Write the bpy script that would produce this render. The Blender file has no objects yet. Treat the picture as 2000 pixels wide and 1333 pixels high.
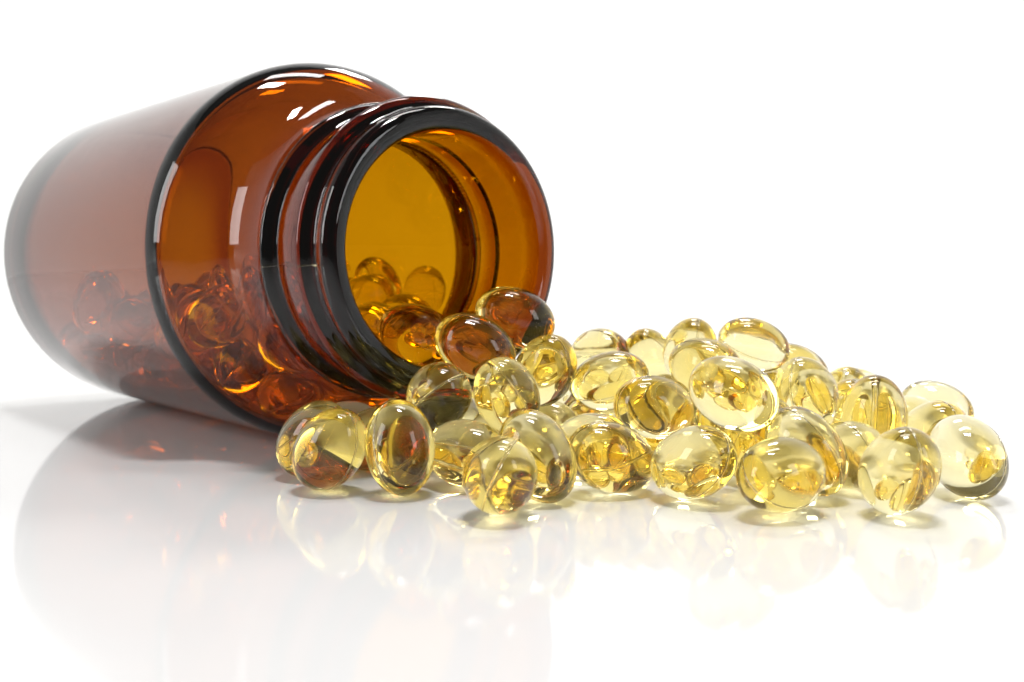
import bpy, bmesh, math, random
from mathutils import Vector, Matrix
MM = 0.001
sc = bpy.context.scene
col = sc.collection

# ------------------------------------------------------------------ camera
CAM_H, PITCH, FPX = 26.39, 0.0664, 2069.93
cam = bpy.data.cameras.new('camera'); camo = bpy.data.objects.new('camera', cam); col.objects.link(camo)
camo.location = (0, 0, CAM_H*MM); camo.rotation_euler = (math.pi/2 - PITCH, 0, 0)
cam.sensor_width = 36; cam.lens = 36*FPX/2000; cam.clip_start = 0.005; cam.clip_end = 20
cam.dof.use_dof = True; cam.dof.focus_distance = 0.129; cam.dof.aperture_fstop = 45
sc.camera = camo

# ------------------------------------------------------------------ world, lamps, exposure
w = bpy.data.worlds.new('World'); sc.world = w; w.use_nodes = True
bg = w.node_tree.nodes['Background']; bg.inputs[0].default_value = (1, .96, .92, 1); bg.inputs[1].default_value = 0.14
def area(name, loc, aim, sx, sy, power, colr=(1, 1, 1)):
    l = bpy.data.lights.new(name, 'AREA'); l.shape = 'RECTANGLE'; l.size = sx; l.size_y = sy; l.energy = power; l.color = colr
    o = bpy.data.objects.new(name, l); col.objects.link(o); o.location = loc
    o.rotation_euler = (Vector(aim) - Vector(loc)).to_track_quat('-Z', 'Y').to_euler()
    return o
area('overhead_lamp', (.02, .13, .60), (0.03, .16, 0), .13, .055, 2.1)
area('back_lamp', (.10, .58, .56), (.03, .15, 0), .14, .10, 1.2, (1, .98, .95))
area('backdrop_lamp', (.06, .34, .80), (.06, .82, .24), .34, .16, 2.6)
area('left_softbox', (-.56, -.12, .27), (-.03, .14, .03), .20, .40, 1.7)
area('right_softbox', (.50, -.22, .26), (.03, .14, .03), .16, .34, .8)
v = sc.view_settings; sc.display_settings.display_device = 'sRGB'
v.view_transform = 'Standard'; v.look = 'None'; v.exposure = 0; v.gamma = 1; v.use_curve_mapping = False
c = sc.cycles
c.max_bounces = 40; c.transmission_bounces = 40; c.glossy_bounces = 12; c.diffuse_bounces = 5; c.transparent_max_bounces = 16; c.volume_bounces = 0
c.caustics_reflective = True; c.caustics_refractive = True; c.blur_glossy = 0.6
c.sample_clamp_indirect = 60; c.sample_clamp_direct = 0
c.use_adaptive_sampling = False; c.use_denoising = True
try:
    c.denoiser = 'OPENIMAGEDENOISE'; c.denoising_input_passes = 'RGB_ALBEDO_NORMAL'; c.denoising_prefilter = 'ACCURATE'
except Exception: pass

# ------------------------------------------------------------------ helpers
def new_mat(name):
    m = bpy.data.materials.new(name); m.use_nodes = True
    n = m.node_tree.nodes; n.clear(); return m, n, m.node_tree.links
def obj(name, me, mat=None, parent=None):
    o = bpy.data.objects.new(name, me); col.objects.link(o)
    if mat and not me.materials: me.materials.append(mat)
    if parent: o.parent = parent
    return o
def mesh(name, vs, fs, smooth=True):
    me = bpy.data.meshes.new(name); me.from_pydata(vs, [], fs); me.validate()
    bm = bmesh.new(); bm.from_mesh(me); bmesh.ops.recalc_face_normals(bm, faces=bm.faces); bm.to_mesh(me); bm.free()
    if smooth: me.polygons.foreach_set('use_smooth', [True]*len(me.polygons))
    me.update(); return me

# ------------------------------------------------------------------ materials
def glass_mat(name, ior, sig, bump_scale, bump_str, bump_dist, rough, vary=0):
    """clear dielectric with absorption; sig = absorption per mm for r, g, b"""
    m, n, L = new_mat(name)
    out = n.new('ShaderNodeOutputMaterial')
    g = n.new('ShaderNodeBsdfGlass'); g.inputs['IOR'].default_value = ior; g.inputs['Color'].default_value = (1, 1, 1, 1)
    g.distribution = 'MULTI_GGX'
    tc = n.new('ShaderNodeTexCoord'); nz = n.new('ShaderNodeTexNoise'); nz.inputs['Scale'].default_value = bump_scale; nz.inputs['Detail'].default_value = 3
    bp = n.new('ShaderNodeBump'); bp.inputs['Strength'].default_value = bump_str; bp.inputs['Distance'].default_value = bump_dist
    oi = n.new('ShaderNodeObjectInfo'); nz.noise_dimensions = '4D'
    wm = n.new('ShaderNodeMath'); wm.operation = 'MULTIPLY'; wm.inputs[1].default_value = 50
    L.new(oi.outputs['Random'], wm.inputs[0]); L.new(wm.outputs[0], nz.inputs['W'])
    L.new(tc.outputs['Object'], nz.inputs['Vector']); L.new(nz.outputs['Fac'], bp.inputs['Height']); L.new(bp.outputs['Normal'], g.inputs['Normal'])
    n2 = n.new('ShaderNodeTexNoise'); n2.inputs['Scale'].default_value = bump_scale*.6; n2.inputs['Detail'].default_value = 5
    mr = n.new('ShaderNodeMapRange'); mr.inputs['From Min'].default_value = .45; mr.inputs['From Max'].default_value = .8
    mr.inputs['To Min'].default_value = rough[0]; mr.inputs['To Max'].default_value = rough[1]
    L.new(tc.outputs['Object'], n2.inputs['Vector']); L.new(n2.outputs['Fac'], mr.inputs['Value']); L.new(mr.outputs[0], g.inputs['Roughness'])
    L.new(g.outputs[0], out.inputs['Surface'])
    s = [k*1000 for k in sig]; d = max(s)
    va = n.new('ShaderNodeVolumeAbsorption'); va.inputs['Density'].default_value = d
    va.inputs['Color'].default_value = (1-s[0]/d, 1-s[1]/d, 1-s[2]/d, 1)
    if vary:                                  # capsules differ a little in how deep their yellow is
        dr = n.new('ShaderNodeMapRange'); dr.inputs['To Min'].default_value = d*(1-vary); dr.inputs['To Max'].default_value = d*(1+vary)
        L.new(oi.outputs['Random'], dr.inputs['Value']); L.new(dr.outputs[0], va.inputs['Density'])
    L.new(va.outputs[0], out.inputs['Volume'])
    return m
AMBER = glass_mat('amber_glass', 1.49, (.262, .56, 2.4), 70, .06, .0004, (.0, .03))
GEL = glass_mat('softgel_gelatin', 1.45, (.005, .0185, .098), 230, .16, .0003, (.0, .03), .28)

def white_mat(name, base, rough, coat):
    m, n, L = new_mat(name)
    out = n.new('ShaderNodeOutputMaterial'); b = n.new('ShaderNodeBsdfPrincipled')
    tc = n.new('ShaderNodeTexCoord'); nz = n.new('ShaderNodeTexNoise'); nz.inputs['Scale'].default_value = 35; nz.inputs['Detail'].default_value = 6
    r = n.new('ShaderNodeMapRange'); r.inputs['To Min'].default_value = rough*.75; r.inputs['To Max'].default_value = rough*1.3
    L.new(tc.outputs['Object'], nz.inputs['Vector']); L.new(nz.outputs['Fac'], r.inputs['Value']); L.new(r.outputs[0], b.inputs['Roughness'])
    b.inputs['Base Color'].default_value = base; b.inputs['IOR'].default_value = 1.5
    b.inputs['Specular IOR Level'].default_value = coat
    L.new(b.outputs[0], out.inputs[0]); return m
TABLE = white_mat('glossy_white_acrylic', (.732, .73, .727, 1), .06, .42)
PAPER = white_mat('matte_white_paper', (.90, .898, .892, 1), .8, .1)

# ------------------------------------------------------------------ the setting: glossy table top and a curved white backdrop
def grid_mesh(name, P):
    nu, nv = len(P), len(P[0]); vs = [q for r in P for q in r]
    fs = [(i*nv+j, (i+1)*nv+j, (i+1)*nv+j+1, i*nv+j+1) for i in range(nu-1) for j in range(nv-1)]
    return mesh(name, vs, fs)
vs, fs, n = [], [], 128
ring = [(.5594, -.006), (.56, -.0054), (.56, -.0006), (.5594, 0)]      # round slab with eased edges
for r, z in ring: vs += [(r*math.sin(2*math.pi*k/n), .10 + r*math.cos(2*math.pi*k/n), z) for k in range(n)]
for j in range(3): fs += [(j*n+k, j*n+(k+1) % n, (j+1)*n+(k+1) % n, (j+1)*n+k) for k in range(n)]
fs += [tuple(range(n)), tuple(range(3*n, 4*n))]
o = obj('table_top', mesh('table_top', vs, fs, False), TABLE); o['kind'] = 'structure'
P = []
for i in range(49):                       # paper sweep bent round the back and both sides of the table
    az = math.radians(-112 + 224*i/48); row = []
    for j in range(20):
        if j < 3: r, z = .46 + j*.06, -.0065
        elif j < 12:
            t = (j-3)/8*math.pi/2; r, z = .58 + .14*math.sin(t), -.0065 + .14*(1-math.cos(t))
        else: r, z = .72, .1335 + (j-11)*.11
        row.append((r*math.sin(az), .10 + r*math.cos(az), z))
    P.append(row)
o = obj('backdrop', grid_mesh('backdrop', P), PAPER); o['kind'] = 'structure'

# ------------------------------------------------------------------ amber bottle lying on its side
# bottle profile in mm, s along the axis (0 = lip bead, negative towards the base), r radius
import math as _m
def _arc(cs,cr,rs,rr,a0,a1,n):
    return [(cs+rs*_m.cos(_m.radians(a0+(a1-a0)*i/n)),cr+rr*_m.sin(_m.radians(a0+(a1-a0)*i/n))) for i in range(n+1)]
R=29.0
OUT=[(-105.4,0.0),(-105.4,8.0),(-105.7,16.0),(-106.4,21.0)]
OUT+=_arc(-102.4,R-5.2,4.4,5.2,200,90,10)              # rounded heel
OUT+=[(-90,R),(-70,R),(-50,R),(-36,R),(-33,R)]
def _bez(p0,p1,p2,p3,n):
    return [tuple((1-t)**3*p0[k]+3*t*(1-t)**2*p1[k]+3*t*t*(1-t)*p2[k]+t**3*p3[k] for k in (0,1)) for t in [i/n for i in range(n+1)]]
def _turn(path,rad,a0,a1,n):
    """continue a profile with an arc; a = direction of the outward normal in degrees"""
    s,r=path[-1]; c0,s0=_m.cos(_m.radians(a0)),_m.sin(_m.radians(a0))
    return path+[(s+rad*(_m.cos(_m.radians(a))-c0),r+rad*(_m.sin(_m.radians(a))-s0)) for a in [a0+(a1-a0)*(i+1)/n for i in range(n)]]
OUT+=[(-31.2,R)]
OUT=_turn(OUT,5.6,90,60,8)                              # crisp shoulder edge
OUT=_turn(OUT,8.6,60,25,10)                             # domed shoulder
_s,_r=OUT[-1]
OUT+=_bez((_s,_r),(_s+1.9,_r-4.1),(-18.8,19.2),(-14.4,19.2),14)[1:]   # fillet into the neck
def _bead(sc,hw,r0,r1,n=10):
    return [(sc-hw+2*hw*i/n, r0+(r1-r0)*_m.sin(_m.pi*i/n)**.8) for i in range(n+1)]
NECK_CUT=len(OUT)                                        # finish mould starts here
OUT+=_bead(-12.35,1.25,19.2,20.9)
OUT+=[(-10.2,19.3),(-8.6,19.35),(-6.5,19.35)]
OUT+=_bead(-3.2,1.2,19.25,20.7)
OUT+=_arc(-.35,17.45,1.6,1.62,125,0,9)                  # lip bead
OUT+=_arc(-.1,16.7,1.3,1.0,-20,-90,5)
INN=[(-102.9,0.0),(-102.9,12.0),(-102.7,20.0)]
INN+=_arc(-98.5,R-2.4-4.6,4.2,4.6,180,90,7)
INN+=[(-85,R-2.4),(-60,R-2.4),(-38,R-2.4),(-34,R-2.4),(-31.2,R-2.4)]
INN=_turn(INN,3.2,90,60,6)
INN=_turn(INN,6.2,60,25,8)
_s,_r=INN[-1]
INN+=_bez((_s,_r),(_s+1.6,_r-3.4),(-20.6,15.7),(-16.4,15.65),12)[1:]
INN+=[(-13.8,15.65)]
NECK_IN=len(INN)
INN+=[(-11,15.65),(-7,15.65),(-2.0,15.65)]

PHI = .6928
SEAM_DEG = 186
def lathe(name, prof, seg=160, closed=False, fs_extra=()):
    vs, rings = [], []
    for s, r in prof:
        if r < 1e-6: rings.append([len(vs)]); vs.append((s*MM, 0, 0)); continue
        rings.append(list(range(len(vs), len(vs)+seg)))
        vs += [(s*MM, r*MM*math.cos(2*math.pi*k/seg), r*MM*math.sin(2*math.pi*k/seg)) for k in range(seg)]
    fs = []
    pairs = list(zip(rings, rings[1:])) + ([(rings[-1], rings[0])] if closed else [])
    for a, b in pairs:
        for k in range(seg):
            k2 = (k+1) % seg
            if len(a) == 1 and len(b) == 1: continue
            if len(a) == 1: fs.append((a[0], b[k], b[k2]))
            elif len(b) == 1: fs.append((a[k], b[0], a[k2]))
            else: fs.append((a[k], b[k], b[k2], a[k2]))
    return mesh(name, vs, fs)
def refine(prof, step=.9):
    """Catmull-Rom smoothing of a profile"""
    out = []
    n = len(prof)
    for i in range(n-1):
        p0, p1, p2, p3 = prof[max(i-1, 0)], prof[i], prof[i+1], prof[min(i+2, n-1)]
        d = math.hypot(p2[0]-p1[0], p2[1]-p1[1]); k = max(1, min(4, int(d/step)))
        if d > 9: k = 1
        for j in range(k):
            t = j/k
            out.append(tuple(.5*((2*p1[a]) + (-p0[a]+p2[a])*t + (2*p0[a]-5*p1[a]+4*p2[a]-p3[a])*t*t + (-p0[a]+3*p1[a]-3*p2[a]+p3[a])*t**3) for a in (0, 1)) if k > 1 else p1)
    out.append(prof[-1]); return out
bottle = bpy.data.objects.new('amber_bottle', None); col.objects.link(bottle)
bottle.empty_display_size = .01
bottle.location = (-8.7155*MM, 141.7184*MM, R*MM + .00003)
bottle.rotation_euler = (0, 0, PHI - math.pi/2)
bottle['label'] = 'open amber glass bottle lying on its side, its mouth spilling capsules'; bottle['category'] = 'bottle'
CUT = (-13.8, 19.2), (-13.8, 15.65)
# two mouldings that meet in the parting line under the neck bead
body_prof = refine(OUT[:NECK_CUT] + [CUT[0]]) + [(-13.8, 17.6), (-13.8, 16.6)] + refine(INN[:NECK_IN])[::-1]
fin_prof = [(-13.79, 15.65), (-13.79, 16.6), (-13.79, 17.6), (-13.79, 19.2)] + refine(OUT[NECK_CUT:]) + refine(INN[NECK_IN:])[::-1]
gb = obj('body', lathe('body', body_prof), AMBER, bottle)
nf = obj('neck_finish', lathe('neck_finish', fin_prof, closed=True), AMBER, bottle)
nf['label'] = 'thick dark amber neck with screw thread, bead and open lip'
def mould_seam(prof, ang, parent):
    """fine raised line left by the mould halves, following the outer profile"""
    vs, fs, m = [], [], 6
    ca, sa = math.cos(ang), math.sin(ang)
    for i, (s, r) in enumerate(prof):
        p, q = prof[max(i-1, 0)], prof[min(i+1, len(prof)-1)]
        ds, dr = q[0]-p[0], q[1]-p[1]; l = math.hypot(ds, dr) or 1
        ns, nr = -dr/l, ds/l
        for j in range(m):
            t = 2*math.pi*j/m; h, wd = .05*math.cos(t), .11*math.sin(t)
            ss, rr = s + ns*h, r + nr*h
            vs.append((ss*MM, (rr*ca - wd*sa)*MM, (rr*sa + wd*ca)*MM))
    n = len(prof)
    for i in range(n-1):
        for j in range(m):
            j2 = (j+1) % m; fs.append((i*m+j, (i+1)*m+j, (i+1)*m+j2, i*m+j2))
    fs += [tuple(range(m)), tuple(range((n-1)*m, n*m))]
    return obj('mould_seam', mesh('mould_seam', vs, fs), AMBER, parent)
SEAM_A = math.radians(SEAM_DEG)
fi = [q for q in refine(OUT[NECK_CUT:]) if q[0] > -13.6 and q[1] > 18.8]
fi = fi[:next((i for i in range(1, len(fi)) if fi[i][0] < fi[i-1][0]), len(fi))]
mould_seam(fi, SEAM_A, nf)

# ------------------------------------------------------------------ softgel capsules
A, B = 5.7, 4.12
def capsule_mesh():
    nu, nv = 40, 28; vs = [(-A*MM, 0, 0)]; fs = []
    for i in range(1, nv):
        t = math.pi*i/nv; x = -A*math.cos(t); r = B*math.sin(t)**.97
        vs += [(x*MM, r*MM*math.cos(2*math.pi*k/nu), r*MM*math.sin(2*math.pi*k/nu)) for k in range(nu)]
    vs.append((A*MM, 0, 0)); e = len(vs)-1
    for k in range(nu):
        k2 = (k+1) % nu
        fs.append((0, 1+k, 1+k2)); fs.append((e, e-nu+k, e-nu+k2))
        for i in range(nv-2): fs.append((1+i*nu+k, 1+(i+1)*nu+k, 1+(i+1)*nu+k2, 1+i*nu+k2))
    return mesh('softgel_capsule', vs, fs)
def seam_mesh():
    n, m = 72, 8; vs, fs = [], []
    for k in range(n):
        t = 2*math.pi*k/n; q = .0
        nx, ny = math.cos(t)/A, math.sin(t)/B; l = math.hypot(nx, ny); nx /= l; ny /= l
        px, py = (A-q)*math.cos(t), (B-q)*math.sin(t)
        for j in range(m):
            a = 2*math.pi*j/m; h, z = .055*math.cos(a), .16*math.sin(a)
            vs.append(((px+nx*h)*MM, (py+ny*h)*MM, z*MM))
    for k in range(n):
        for j in range(m):
            a, b = k*m, ((k+1) % n)*m; j2 = (j+1) % m
            fs.append((a+j, b+j, b+j2, a+j2))
    return mesh('seam', vs, fs)
CM, SM = capsule_mesh(), seam_mesh(); CM.materials.append(GEL); SM.materials.append(GEL)
LAYOUT = [
    ('A1', -25.28, 133.56, 5.02, 0.611, -0.308, 0.729),
    ('A2', -21.74, 125.29, 5.09, 0.529, -0.403, 0.747),
    ('A3', -13.15, 123.28, 5.69, -0.128, 0.214, 0.968),
    ('A4', -17.82, 138.22, 4.35, 0.914, -0.196, 0.354),
    ('A5', -5.54, 127.76, 4.24, 0.803, -0.596, -0.008),
    ('A6', -1.28, 111.9, 4.55, 0.059, -0.891, 0.451),
    ('A7', 2.91, 119.75, 5.32, 0.467, -0.228, -0.855),
    ('A8', 11.71, 124.01, 4.37, 0.863, 0.348, -0.367),
    ('A8b', 9.71, 132.85, 4.3, 0.75, -0.583, 0.313),
    ('A9', 20.65, 119.58, 4.54, 0.561, -0.732, 0.387),
    ('A10', 28.94, 112.72, 4.51, 0.779, 0.626, 0.01),
    ('A10b', 33.88, 120.92, 5.66, 0.534, -0.349, -0.77),
    ('A11', 41.34, 112.02, 5, 0.061, -0.69, 0.721),
    ('A12', 53.14, 122.41, 4.71, -0.061, 0.814, 0.578),
    ('A13', 45.86, 133.32, 7.61, 0.045, 0.056, 0.997),
    ('A14', 39.78, 142.15, 9.71, -0.449, -0.431, 0.783),
    ('A15', 25.72, 122.67, 12.12, 0.659, -0.673, -0.336),
    ('A16', 18.39, 136.52, 8.7, 0.867, 0.456, -0.2),
    ('A17', 13.8, 149.68, 10.73, 0.949, -0.123, 0.289),
    ('A18', 28.24, 154.06, 12.38, 0.78, -0.599, -0.18),
    ('A19', 27.56, 163.97, 14.03, 0.137, -0.594, 0.793),
    ('A20', 37.52, 164.14, 14.89, 0.929, -0.169, -0.33),
    ('A21', 46.25, 172.47, 10.21, 0.857, -0.334, -0.392),
    ('A22', 22.52, 173.29, 11.98, -0.338, -0.57, 0.749),
    ('A23', 14.2, 170.51, 13.04, 0.538, -0.841, 0.065),
    ('A24', 4.36, 141.01, 13.02, 0.341, -0.585, 0.736),
    ('A25', -0.64, 132.65, 10.69, -0.286, -0.623, 0.728),
    ('A26', -9.22, 132.67, 10.63, 0.244, -0.875, 0.418),
    ('A27', -4.82, 138.2, 16.44, 0.883, -0.067, -0.465),
    ('A28', 0.44, 144.82, 19.98, 0.938, 0.046, -0.344),
    ('A29', -13.14, 144.51, 17.68, 0.861, -0.451, -0.236),
    ('A30', -21.44, 166.02, 17.42, 0.582, -0.802, -0.13),
    ('A36', -21.4, 156.29, 17.11, 0.57, -0.755, 0.324),
    ('A31', -23.91, 189.85, 23.48, -0.32, -0.319, 0.892),
    ('A32', -15.96, 205.32, 21.96, 0.187, -0.513, 0.838),
    ('A33', -17.69, 173.67, 18.55, 0.742, -0.67, 0.03),
    ('A34', -5.25, 167.64, 14.37, 0.823, -0.567, 0.028),
    ('A35', -31.49, 201.25, 20.4, 0.448, -0.659, 0.605),
    ('A37', 8.76, 163.82, 4.37, 0.789, -0.493, 0.366),
    ('A45', 5.21, 148.58, 4.15, 0.409, -0.905, -0.12),
    ('A42', 30.32, 130.17, 5.4, 0.171, -0.431, 0.886),
    ('A38', 54.28, 173.95, 5.34, 0.342, -0.375, 0.862),
    ('A41', 48.57, 152.44, 5.45, 0.065, -0.421, 0.905),
    ('A39', 68.78, 170.45, 4.31, 0.835, -0.449, -0.319),
    ('A40', 56.34, 140.74, 4.57, 0.208, -0.839, 0.503),
    ('A46', 40.72, 126.4, 4.23, 0.101, -0.965, 0.242),
    ('fill', 36.68, 170.45, 9.24, 0.414, 0.308, 0.857),
    ('fill', 41.73, 163.65, 5.4, -0.46, -0.129, 0.878),
    ('fill', 23.4, 164.11, 5.23, 0.139, -0.568, 0.811),
    ('fill', 31.62, 161.8, 5.65, -0.162, -0.147, -0.976),
    ('fill', 12.58, 177.39, 5.48, -0.206, 0.359, -0.91),
    ('fill', -1.38, 142.34, 4.85, -0.33, 0.693, -0.641),
    ('fill', 31.75, 149.69, 4.49, 0.824, -0.357, -0.439),
    ('fill', 22.42, 153.67, 5.37, -0.143, 0.477, -0.867),
    ('fill', 21.24, 179.35, 4.78, 0.53, -0.593, -0.607),
    ('fill', 28.82, 173.08, 4.55, 0.032, -0.879, -0.476),
    ('fill', 19.66, 144.91, 4.88, 0.755, 0.048, -0.654),
    ('fill', 12.24, 155.21, 4.21, 0.978, 0.068, 0.195),
    ('fill', 41.61, 176.46, 4.14, -0.988, -0.154, -0.033),
    ('fill', 33.83, 138.42, 5.28, 0.537, -0.137, -0.832),
    ('fill', 61.46, 184.45, 4.68, 0.834, 0.018, -0.552),
    ('fill', -8.19, 155.96, 4.16, 0.102, -0.989, -0.105),
    ('fill', 0.72, 183.65, 4.15, -0.683, 0.728, -0.054),
    ('fill', 52.94, 163.14, 4.17, 0.76, 0.638, 0.126),
    ('fill', 36.31, 183.58, 5.34, 0.15, 0.495, -0.856),
    ('fill', -1.43, 164.21, 4.14, -0.245, 0.97, 0.008),
    ('fill', -9.09, 181.6, 5.59, 0.195, -0.232, 0.953),
    ('fill', 57.82, 152.9, 4.15, 0.626, 0.775, 0.084),
    ('fill', -7.65, 171.57, 5.45, 0.426, 0.113, -0.898),
    ('fill', -12.1, 146.75, 4.3, 0.251, -0.921, -0.298),
    ('fill', -23.04, 146.87, 4.14, -0.687, -0.726, -0.013),
    ('fill', 50.02, 183.8, 5.26, -0.552, -0.138, -0.822),
    ('fill', 3.52, 173.93, 4.21, -0.738, -0.648, -0.19),
    ('fill', -15.63, 161.59, 4.15, -0.106, -0.992, 0.068),
    ('fill', 4.18, 156.61, 9.46, -0.885, -0.438, 0.157),
    ('inner', -52.16, 184.49, 17.51, 0.715, 0.598, -0.363),
    ('inner', -26.55, 188.01, 15.25, 0.363, 0.708, -0.606),
    ('inner', -22.42, 173.53, 9.26, 0.714, -0.537, -0.45),
    ('inner', -57.79, 226.99, 14.04, 0.744, -0.661, 0.096),
    ('inner', -72.14, 190.89, 14.85, 0.4, -0.899, 0.178),
    ('inner', -36.89, 172.72, 14.06, -0.155, 0.985, 0.076),
    ('inner', -39.8, 207.93, 18.28, 0.962, 0.138, -0.238),
    ('inner', -33.63, 189.95, 10.36, 0.288, -0.854, 0.433),
    ('inner', -44.21, 206.11, 11.34, 0.673, -0.738, 0.044),
    ('inner', -40.99, 166.53, 8.81, -0.521, -0.454, 0.723),
    ('inner', -31.77, 172.17, 6.81, 0.907, 0.367, -0.208),
    ('inner', -61.58, 212.7, 7.47, -0.628, 0.571, -0.529),
    ('inner', -43.61, 192.21, 17.78, -0.985, 0.171, 0.004),
    ('inner', -77.66, 208.99, 19.99, 0.006, 0.996, -0.092),
    ('inner', -46.35, 174.64, 14.44, -0.741, 0.669, 0.051),
    ('inner', -46.67, 180.34, 22.16, -0.382, 0.173, 0.908),
    ('inner', -42.04, 153.86, 20.09, 0.534, 0.652, 0.538),
    ('inner', -41.56, 199.92, 20.49, 0.931, -0.147, -0.334),
    ('inner', -41.4, 166.39, 18.38, -0.712, 0.331, -0.619),
    ('inner', -50.29, 189.55, 8.01, -0.076, -0.423, -0.903),
    ('inner', -51.71, 171.52, 20.25, -0.873, 0.487, 0.031),
    ('inner', -71.03, 198.53, 9.85, 0.827, -0.398, -0.398),
    ('inner', -41.79, 174.98, 7.03, -0.998, 0.042, -0.055),
    ('inner', -37.06, 199.24, 12.46, -0.274, -0.894, -0.354),
    ('inner', -20.58, 180.94, 13.67, 0.954, -0.294, -0.054),
    ('inner', -57.34, 185.35, 9.6, 0.423, -0.442, -0.791),
    ('inner', -26.65, 166.21, 10.82, 0.868, -0.414, -0.274),
    ('inner', -74.5, 198.88, 18.9, 0.842, 0.537, 0.056),
    ('inner', -49.83, 200.46, 16.02, 0.621, -0.753, 0.219),
    ('inner', -60.73, 175.52, 18.54, 0.752, 0.658, -0.043),
    ('inner', -71.54, 216.57, 7.03, 0.997, -0.068, 0.036),
    ('inner', -55, 221.13, 20.24, 0.508, -0.536, -0.674),
    ('inner', -24.9, 180.25, 21.57, -0.874, 0.326, -0.361),
    ('inner', -64.48, 191.44, 10.25, 0.97, 0.106, 0.217),
    ('inner', -55.24, 193.08, 14.89, -0.154, -0.932, 0.33),
    ('inner', -64.53, 215.3, 15.39, 0.236, -0.315, 0.919),
    ('inner', -34.23, 182.58, 16.69, -0.783, 0.617, -0.077),
    ('inner', -56.38, 199.48, 21.86, -0.223, -0.841, -0.492),
    ('inner', -47.62, 159.85, 18.62, 0.489, 0.303, 0.818),
    ('inner', -56.66, 196.34, 6.8, 0.864, -0.406, -0.298),
    ('inner', -42.01, 191.06, 8.59, 0.396, -0.54, -0.743),
    ('inner', -38.38, 182.77, 6.86, -0.96, -0.031, -0.278),
    ('inner', -29.13, 180.45, 9.48, -0.712, -0.603, 0.36),
    ('inner', -55.61, 176.28, 11.56, 0.658, -0.718, 0.228),
    ('inner', -66.73, 207.25, 15.05, -0.614, -0.149, 0.775),
    ('inner', -47, 215.07, 15.11, -0.714, 0.633, 0.299),
    ('inner', -79.51, 202.96, 13.62, -0.892, -0.444, 0.09),
    ('inner', -36.21, 205.34, 25.99, 0.651, 0.754, 0.091),
    ('inner', -33.89, 161.13, 8.42, 0.892, -0.054, 0.449),
    ('inner', -62.5, 203.7, 7.05, -0.741, -0.4, 0.539),
    ('inner', -33.75, 192.85, 18.44, -0.477, 0.869, -0.133),
    ('inner', -43, 183.49, 13.8, -0.126, 0.992, 0.028),
    ('inner', -49.23, 181.11, 8.61, 0.365, -0.438, -0.821),
    ('inner', -55.39, 218.71, 11.14, -0.942, -0.2, -0.27),
    ('inner', -64.63, 183.05, 13.95, 0.556, -0.822, 0.124),
    ('inner', -32.46, 163.79, 17, -0.864, -0.114, -0.49),
    ('inner', -37.42, 186.97, 23.51, 0.863, -0.1, 0.495),
    ('inner', -63.76, 222.69, 8.74, 0.043, 0.987, 0.155),
    ('inner', -49.77, 166.72, 12.91, -0.571, 0.817, 0.075),
    ('inner', -72.86, 215.37, 15.13, -0.034, 0.997, 0.064),
    ('inner', -66.09, 196.94, 16.88, -0.171, -0.869, 0.463),
    ('inner', -69.65, 182.94, 21.16, 0.339, -0.13, 0.932),
    ('inner', -53.44, 206.96, 8.42, -0.573, 0.411, -0.709),
    ('inner', -40.4, 157.69, 12.9, -0.081, -0.964, -0.253),
    ('inner', -79.59, 210.64, 9.67, 0.889, 0.447, -0.104),
    ('inner', -49.74, 206.58, 21.99, 0.912, -0.408, 0.027),
    ('inner', -70.22, 207.56, 7.21, -0.597, -0.791, 0.135),
    ('inner', -61.26, 188.04, 19.67, 0.299, -0.903, 0.308),
    ('inner', -28.85, 172.38, 17.17, -0.736, -0.493, 0.463),
    ('inner', -47.9, 198.53, 7.43, -0.229, 0.94, 0.254),
    ('inner', -55.33, 211.34, 15.66, -0.839, 0.536, -0.091),
    ('inner', -58.75, 202.28, 14.42, 0.254, 0.897, 0.362),
]
ROLL = {'A13': 0, 'A27': -1.0, 'A29': -.7, 'A2': .9, 'A26': -.5, 'A25': .4, 'A20': .5, 'A19': .2, 'A11': .7, 'A17': .6, 'A14': -.6, 'A28': 1.2, 'A9': 1.1, 'A15': 1.35, 'A12': 1.4, 'A10': 1.2}
HEAP, NECK, INSIDE = 'capsules spilled on the table', 'capsules in the bottle mouth', 'capsules piled inside the bottle'
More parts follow.
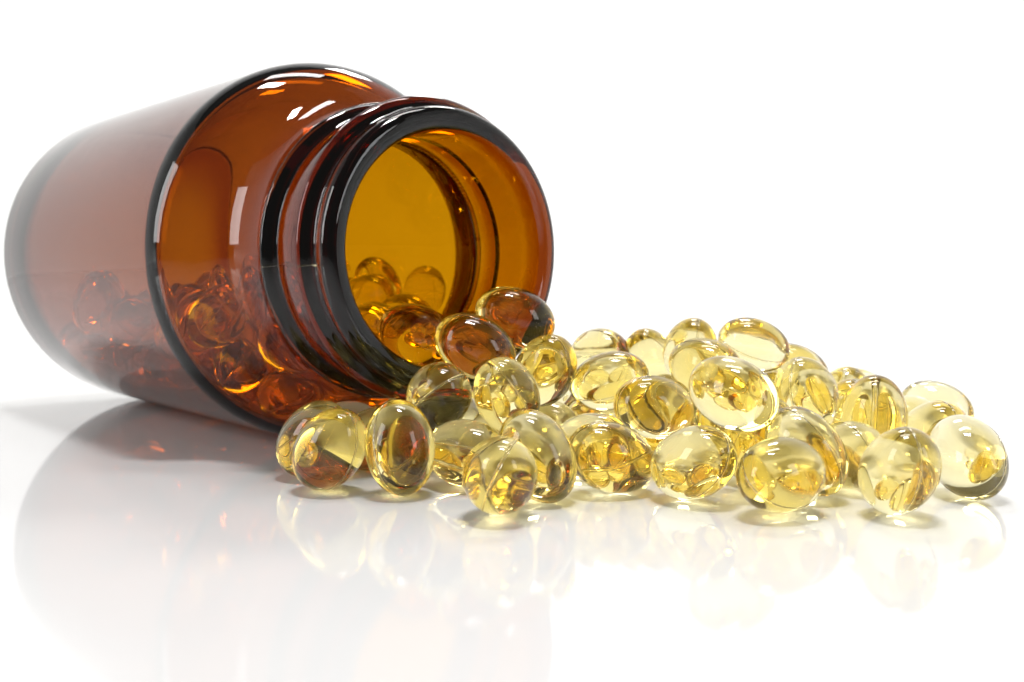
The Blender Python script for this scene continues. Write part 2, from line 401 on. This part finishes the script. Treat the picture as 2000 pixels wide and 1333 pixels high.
LABELS = {
 'A1': ('pale yellow capsule half hidden behind the end capsule beside the bottle shoulder', HEAP),
 'A2': ('clear yellow capsule at the bottle end of the heap, amber glass showing brown in it', HEAP),
 'A3': ('yellow capsule standing on end on the table below the bottle neck', HEAP),
 'A4': ('yellow capsule wedged behind the one standing on end below the bottle neck', HEAP),
 'A5': ('yellow capsule lying flat between the one standing on end and a nearly round one', HEAP),
 'A6': ('yellow capsule pointing its end outward so it looks nearly round, in front row', HEAP),
 'A7': ('amber tinged capsule leaning steeply against the nearly round one in the front row', HEAP),
 'A8': ('tilted yellow capsule on the table between a steeply leaning one and the widest oval', HEAP),
 'A8b': ('capsule lying on the table directly behind the tilted one beside the widest oval', HEAP),
 'A9': ('widest looking oval capsule of the front row, lying broadside on the table', HEAP),
 'A10': ('bright egg shaped capsule between the widest oval and one with a dark lower edge', HEAP),
 'A10b': ('slanted capsule leaning on the back of the bright egg shaped one', HEAP),
 'A11': ('capsule with a dark lower edge, second from the far end of the heap', HEAP),
 'A12': ('big clear capsule at the end of the heap farthest from the bottle', HEAP),
 'A13': ('upright capsule with its seam running down the middle, behind the dark edged one', HEAP),
 'A14': ('steep capsule on the second layer beside the upright one with a middle seam', HEAP),
 'A15': ('large broad oval capsule slanting on top of the front row, very clear', HEAP),
 'A16': ('yellow capsule resting on the front row between the large broad one and a long one', HEAP),
 'A17': ('long pale capsule on the second layer, beside the one below the bottle rim', HEAP),
 'A18': ('yellow capsule lying just behind the large broad oval on the heap', HEAP),
 'A19': ('small looking upright capsule on the crest of the heap', HEAP),
 'A20': ('pale capsule lying on its side on the crest, highest of the spilled heap', HEAP),
 'A21': ('capsule lying flat behind the steep one on the second layer', HEAP),
 'A22': ('pale capsule partly hidden between the upright crest one and a rounder one behind', HEAP),
 'A23': ('roundish pale capsule at the back of the heap, near the bottle rim', HEAP),
 'A24': ('yellow capsule propped up directly below the one perched at the bottle rim', HEAP),
 'A25': ('clear capsule leaning on others in front of the bottle mouth, above the round one', HEAP),
 'A26': ('greyish yellow capsule under the bottle lip, the dark rim showing through it', HEAP),
 'A27': ('golden capsule lying across the lower lip, half out of the bottle', NECK),
 'A28': ('brown gold capsule perched highest in the mouth, against the bottle rim', NECK),
 'A29': ('orange gold capsule lying just inside the lip of the bottle', NECK),
 'A31': ('taller upright orange capsule deep in the bottle against its golden base', INSIDE),
 'A32': ('shorter upright orange capsule deep in the bottle against its golden base', INSIDE),
 'A38': ('pale capsule top peeping out behind the upright one with a middle seam', HEAP),
 'A39': ('pale capsule lying behind the big clear one at the far end of the heap', HEAP),
 'A40': ('capsule squeezed between the upright middle-seam one and the big clear end one', HEAP),
}
def label_for(n):
    if n in LABELS: return LABELS[n]
    if n in ('A30', 'A36'): return 'yellow softgel capsule partly hidden behind the lip in the bottle neck', NECK
    if n in ('A33', 'A34', 'A35'): return 'dark amber capsule lying at the foot of the upright ones deep inside the bottle', INSIDE
    if n == 'inner': return 'amber tinted softgel capsule in the pile seen through the brown bottle glass', INSIDE
    return 'softgel capsule buried low in the spilled heap, glimpsed through the others', HEAP

rnd = random.Random(5)
for nm, x, y, z, ax, ay, az in LAYOUT:
    a = Vector((ax, ay, az)).normalized()
    tc = Vector((0, 0, CAM_H)) - Vector((x, y, z)); u = tc - a*tc.dot(a)
    u = u.normalized() if u.length > 1e-3 else a.orthogonal().normalized()
    roll = rnd.uniform(0, math.pi); roll = ROLL.get(nm, roll)
    u = Matrix.Rotation(roll, 3, a) @ u; wv = a.cross(u)
    k = rnd.uniform(.985, 1.0)
    M = Matrix((a*k, u*k, wv*k)).transposed().to_4x4(); M.translation = Vector((x, y, z))*MM
    o = obj('softgel_capsule', CM); o.matrix_world = M
    s = obj('seam', SM, None, o)
    lab, grp = label_for(nm)
    o['label'] = lab; o['category'] = 'capsule'; o['group'] = grp
